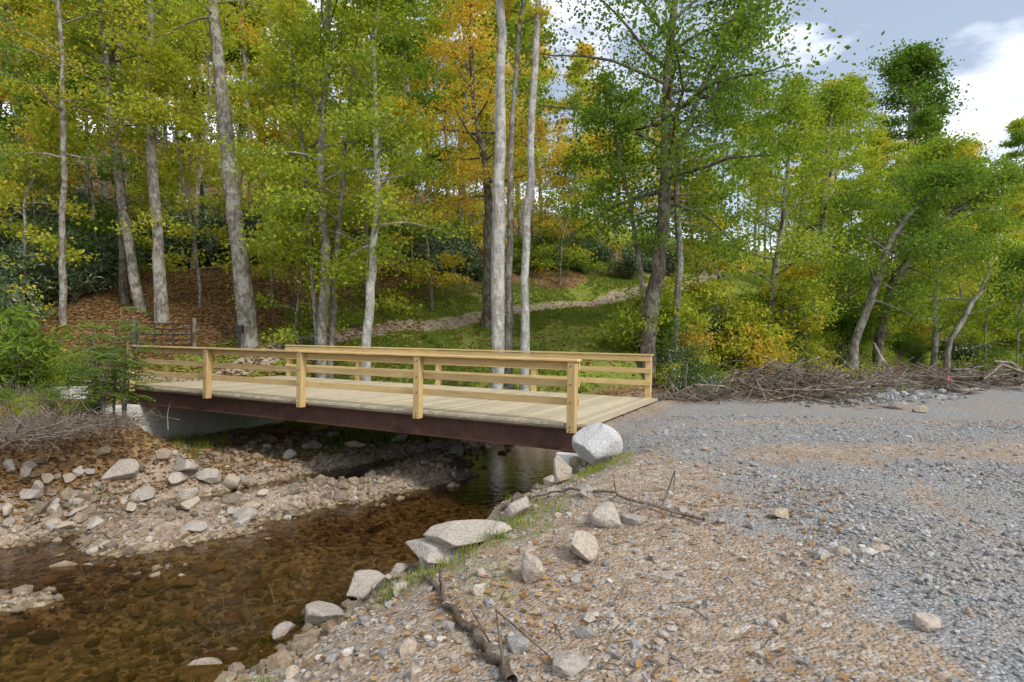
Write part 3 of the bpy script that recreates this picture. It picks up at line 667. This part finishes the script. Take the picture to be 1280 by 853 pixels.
def sumac(px,Z,h,name='sumac_plant'):
    B=MB()
    for s in range(4):
        a=random.random()*6.28;tp=np.array([math.cos(a)*.3*s/3,math.sin(a)*.3*s/3,h*random.uniform(.65,1.)])
        pts=cr(np.array([(0,0,-.2),tp*[.3,.3,.5],tp]),4);tube(B,pts,np.linspace(.02,.006,len(pts)),5,0)
        for j in range(13):
            o=pts[min(len(pts)-1,int(len(pts)*(.35+.055*j)))]
            az=random.random()*6.28;L=random.uniform(.4,.65);d=np.array([math.cos(az),math.sin(az),0]);rp=np.array([o+d*L*u+np.array([0,0,.35*L*math.sin(u*2.4)-.1*u]) for u in np.linspace(0,1,10)])
            tube(B,rp,np.linspace(.004,.002,10),3,0);sd=np.cross(d,[0,0,1])
            for q in range(2,10):
                for sg_ in(-1,1):
                    c=rp[q];dd=sd*sg_+d*.35;dd/=np.linalg.norm(dd);l=.15;w=np.cross(dd,[0,0,1])*.026
                    B.add([c,c+dd*l*.45+w+[0,0,-.01],c+dd*l+[0,0,-.035],c+dd*l*.45-w+[0,0,-.01]],[(0,1,2,3)],1,random.random()*.5+.2)
    o=B.obj(name,[B_GREY,L_GREEN]);q=((px-640)/F*Z,Z);o.location=(q[0],q[1],H(*q))
for px,Z,h in [(142,12.,2.6),(118,12.3,2.1),(155,11.4,2.0),(130,11.,1.2)]: sumac(px,Z,h)
# ---------------- dead branches and debris
def branch(name,pp,r0,r1,lift=.04,twigs=0,mat=None,wob=.02):
    B=MB();P_=[G(a,b)+np.array([0,0,lift]) for a,b in pp];pts=cr(np.array(P_),5);n=len(pts)
    pts[1:-1]+=rng.normal(0,wob,(n-2,3))*[1,1,.5];tube(B,pts,np.linspace(r0,r1,n),8,0,.5,.45)
    for _ in range(twigs):
        o=pts[random.randint(2,n-2)];tube(B,[o,o+rng.normal(0,.12,3)+[0,0,.05],o+rng.normal(0,.2,3)+[0,0,.08]],[.01,.007,.003],5,0)
    o=B.obj(name,[mat or B_DEAD],True);return o
branch('fallen_branch',[(515,712),(545,738),(572,775),(605,812),(640,862)],.014,.028,.03,4,B_DRIFT,.015)
branch('fallen_branch',[(566,765),(582,790),(612,822)],.010,.014,.02,0,B_DRIFT)
branch('fallen_branch',[(640,640),(690,622),(745,620),(800,634),(880,658)],.010,.015,.05,6)
branch('fallen_branch',[(0,660),(60,664),(150,672)],.012,.01,.03,2)
def debris(name,pts,n,L,r,spread,vert=.3,mat=None):
    B=MB()
    for i in range(n):
        c=pts[random.randrange(len(pts))]+rng.normal(0,1,3)*np.array(spread);c[2]=max(c[2],pts[0][2]-.3);d=rng.normal(size=3);d[2]*=vert;d/=np.linalg.norm(d);l=L*random.uniform(.3,1)
        q=[c-d*l/2,c+rng.normal(0,.06*l,3),c+d*l/2];R_=r*random.uniform(.3,1)**1.5;tube(B,q,[R_,R_*.8,R_*.4],5,0)
    return B.obj(name,[mat or B_DRIFT],True)
def hp(px,Z,dz): xx_=(px-640)/F*Z;return np.array([xx_,Z,H(xx_,Z)+dz])
pile=[hp(px,Z,dz*random.uniform(.3,1.1)) for px in range(828,1060,10) for Z,dz in ((13.9,.08),(14.4,.2),(15,.35),(15.6,.5))]
debris('driftwood_pile',pile,560,1.3,.022,(.3,.35,.12),.4)
debris('driftwood_pile',pile,240,2.0,.028,(.35,.35,.12),.45,B_DEAD)
pile=[hp(px,15.3+(px-1000)*.012+d,.15+.15*d) for px in range(1000,1320,12) for d in (0,.8,1.6)]
debris('driftwood_pile',pile,420,1.8,.025,(.3,.4,.12),.4,B_DEAD)
debris('driftwood_pile',pile,40,3.2,.085,(.4,.5,.1),.15,B_DEAD)
pile=[hp(px,farpx(px,16,.2)+.3,.5) for px in range(830,1300,14)]
debris('dead_brush',pile,380,2.2,.02,(.4,.6,.4),.9,B_DEAD)
pile=[G(px,py)+np.array([0,0,.12]) for px,py in [(10,500),(40,520),(80,540),(20,560),(60,590),(20,610),(110,560),(40,640),(120,590),(30,540),(90,610),(0,590),(70,625)]]
debris('brush_pile',pile,520,1.0,.009,(.45,.5,.12),.35,B_DEAD)
debris('brush_pile',pile,380,.9,.012,(.5,.5,.1),.3,B_DRIFT)
debris('dead_stalks',pile,200,.9,.006,(.4,.5,.2),1.6,B_DEAD)
pile=[G(px,py)+np.array([0,0,.15]) for px,py in [(330,790),(360,775),(300,810),(390,760),(270,820)]]
debris('dry_twigs',pile,90,.5,.003,(.15,.15,.08),1.2)
pile=[G(px,py)+np.array([0,0,.01]) for px,py in [(random.uniform(420,1000),random.uniform(600,845)) for _ in range(70)]]
B=MB()
for p in pile:
    a=random.random()*6.28;l=random.uniform(.05,.22);d=np.array([math.cos(a),math.sin(a),0])*l
    tube(B,[p-d/2,p+rng.normal(0,.01,3)+[0,0,.01],p+d/2],[.004,.0035,.002],5,0)
B.obj('ground_twigs',[B_DRIFT])
for a in [((1130,470),(1180,490),(1230,492)),((1205,470),(1240,472),(1290,476)),((1140,445),(1165,470),(1200,492))]:
    branch('fallen_log',list(a),.07,.05,.12,2)
p=G(1185,492);B=MB();box(B,-.015,.015,-.01,.01,-.1,.5,0);box(B,-.017,.017,-.012,.012,.38,.501,1);box(B,.018,.07,-.002,.002,.40,.46,1)
M_PK=NT('survey_flag_paint').princ((.65,.09,.12),.6);o=B.obj('survey_stake',[B_DEAD,M_PK]);o.location=p
M_MET=NT('dark_metal').princ((.05,.05,.05),.5,spec=.5,metal=.6)
g=empty('farm_gate',(0,0,0));B=MB();q=W(205,430,21);gz=H(q[0],21)
for i in range(5): tube(B,[(-1,0,.3+i*.2),(1,0,.3+i*.2)],[.02,.02],6)
for xx_ in (-1,-.35,.35,1): tube(B,[(xx_,0,.2),(xx_,0,1.15)],[.025,.025],6)
o=B.obj('bars',[M_MET],parent=g)
B=MB()
for xx_ in (-1.12,1.12): tube(B,[(xx_,0,-.3),(xx_,0,1.3)],[.07,.07],8)
B.obj('gate_posts',[B_DARK],parent=g);g.location=(q[0],21,gz)
q=W(303,412,21.6);B=MB();box(B,-.12,.12,-.3,-.14,-.14,.14);tube(B,[(0,-.2,-1.3),(0,-.2,-.14)],[.03,.03],6);o=B.obj('utility_box',[M_MET]);o.location=q
# ---------------- world, sun, camera
el=math.radians(43);azv=Vector((.72,-.69));az=math.atan2(azv.x,azv.y)
w=bpy.data.worlds.new('World');scene.world=w;w.use_nodes=True;nt=w.node_tree;nt.nodes.clear()
N=nt.nodes.new;sky=N('ShaderNodeTexSky');sky.sky_type='NISHITA';sky.sun_disc=False;sky.sun_elevation=el;sky.sun_rotation=az
b1=N('ShaderNodeBackground');b1.inputs[1].default_value=.15;nt.links.new(sky.outputs[0],b1.inputs[0])
b2=N('ShaderNodeBackground');b2.inputs[0].default_value=(.90,.94,1,1);b2.inputs[1].default_value=1.5
tc=N('ShaderNodeTexCoord');mp=N('ShaderNodeMapping');mp.inputs['Scale'].default_value=(1,1,2.4);mp.inputs['Location'].default_value=(.35,.2,.1);nt.links.new(tc.outputs['Generated'],mp.inputs[0])
nz=N('ShaderNodeTexNoise');nz.inputs['Scale'].default_value=3.2;nz.inputs['Detail'].default_value=6;nz.inputs['Roughness'].default_value=.55;nt.links.new(mp.outputs[0],nz.inputs['Vector'])
rp=N('ShaderNodeValToRGB');rp.color_ramp.elements[0].position=.46;rp.color_ramp.elements[0].color=(.24,.24,.24,1);rp.color_ramp.elements[1].position=.60;nt.links.new(nz.outputs[0],rp.inputs[0])
ms=N('ShaderNodeMixShader');nt.links.new(rp.outputs[0],ms.inputs[0]);nt.links.new(b1.outputs[0],ms.inputs[1]);nt.links.new(b2.outputs[0],ms.inputs[2])
ow=N('ShaderNodeOutputWorld');nt.links.new(ms.outputs[0],ow.inputs[0])
sd=bpy.data.lights.new('sun','SUN');sd.energy=2.9;sd.angle=math.radians(12);sd.color=(1,.95,.87);so=bpy.data.objects.new('sun',sd);scene.collection.objects.link(so)
dv=Vector((azv.normalized().x*math.cos(el),azv.normalized().y*math.cos(el),math.sin(el)));so.rotation_euler=dv.to_track_quat('Z','Y').to_euler()
cd=bpy.data.cameras.new('camera');cam=bpy.data.objects.new('camera',cd);scene.collection.objects.link(cam);cam.location=(0,0,CZ);cam.rotation_euler=(math.pi/2,0,0)
cd.lens=20;cd.sensor_width=36;cd.shift_y=3.5/1280;cd.clip_end=2000;cd.clip_start=.05;scene.camera=cam
scene.view_settings.view_transform='Standard';scene.view_settings.look='None';scene.view_settings.exposure=0
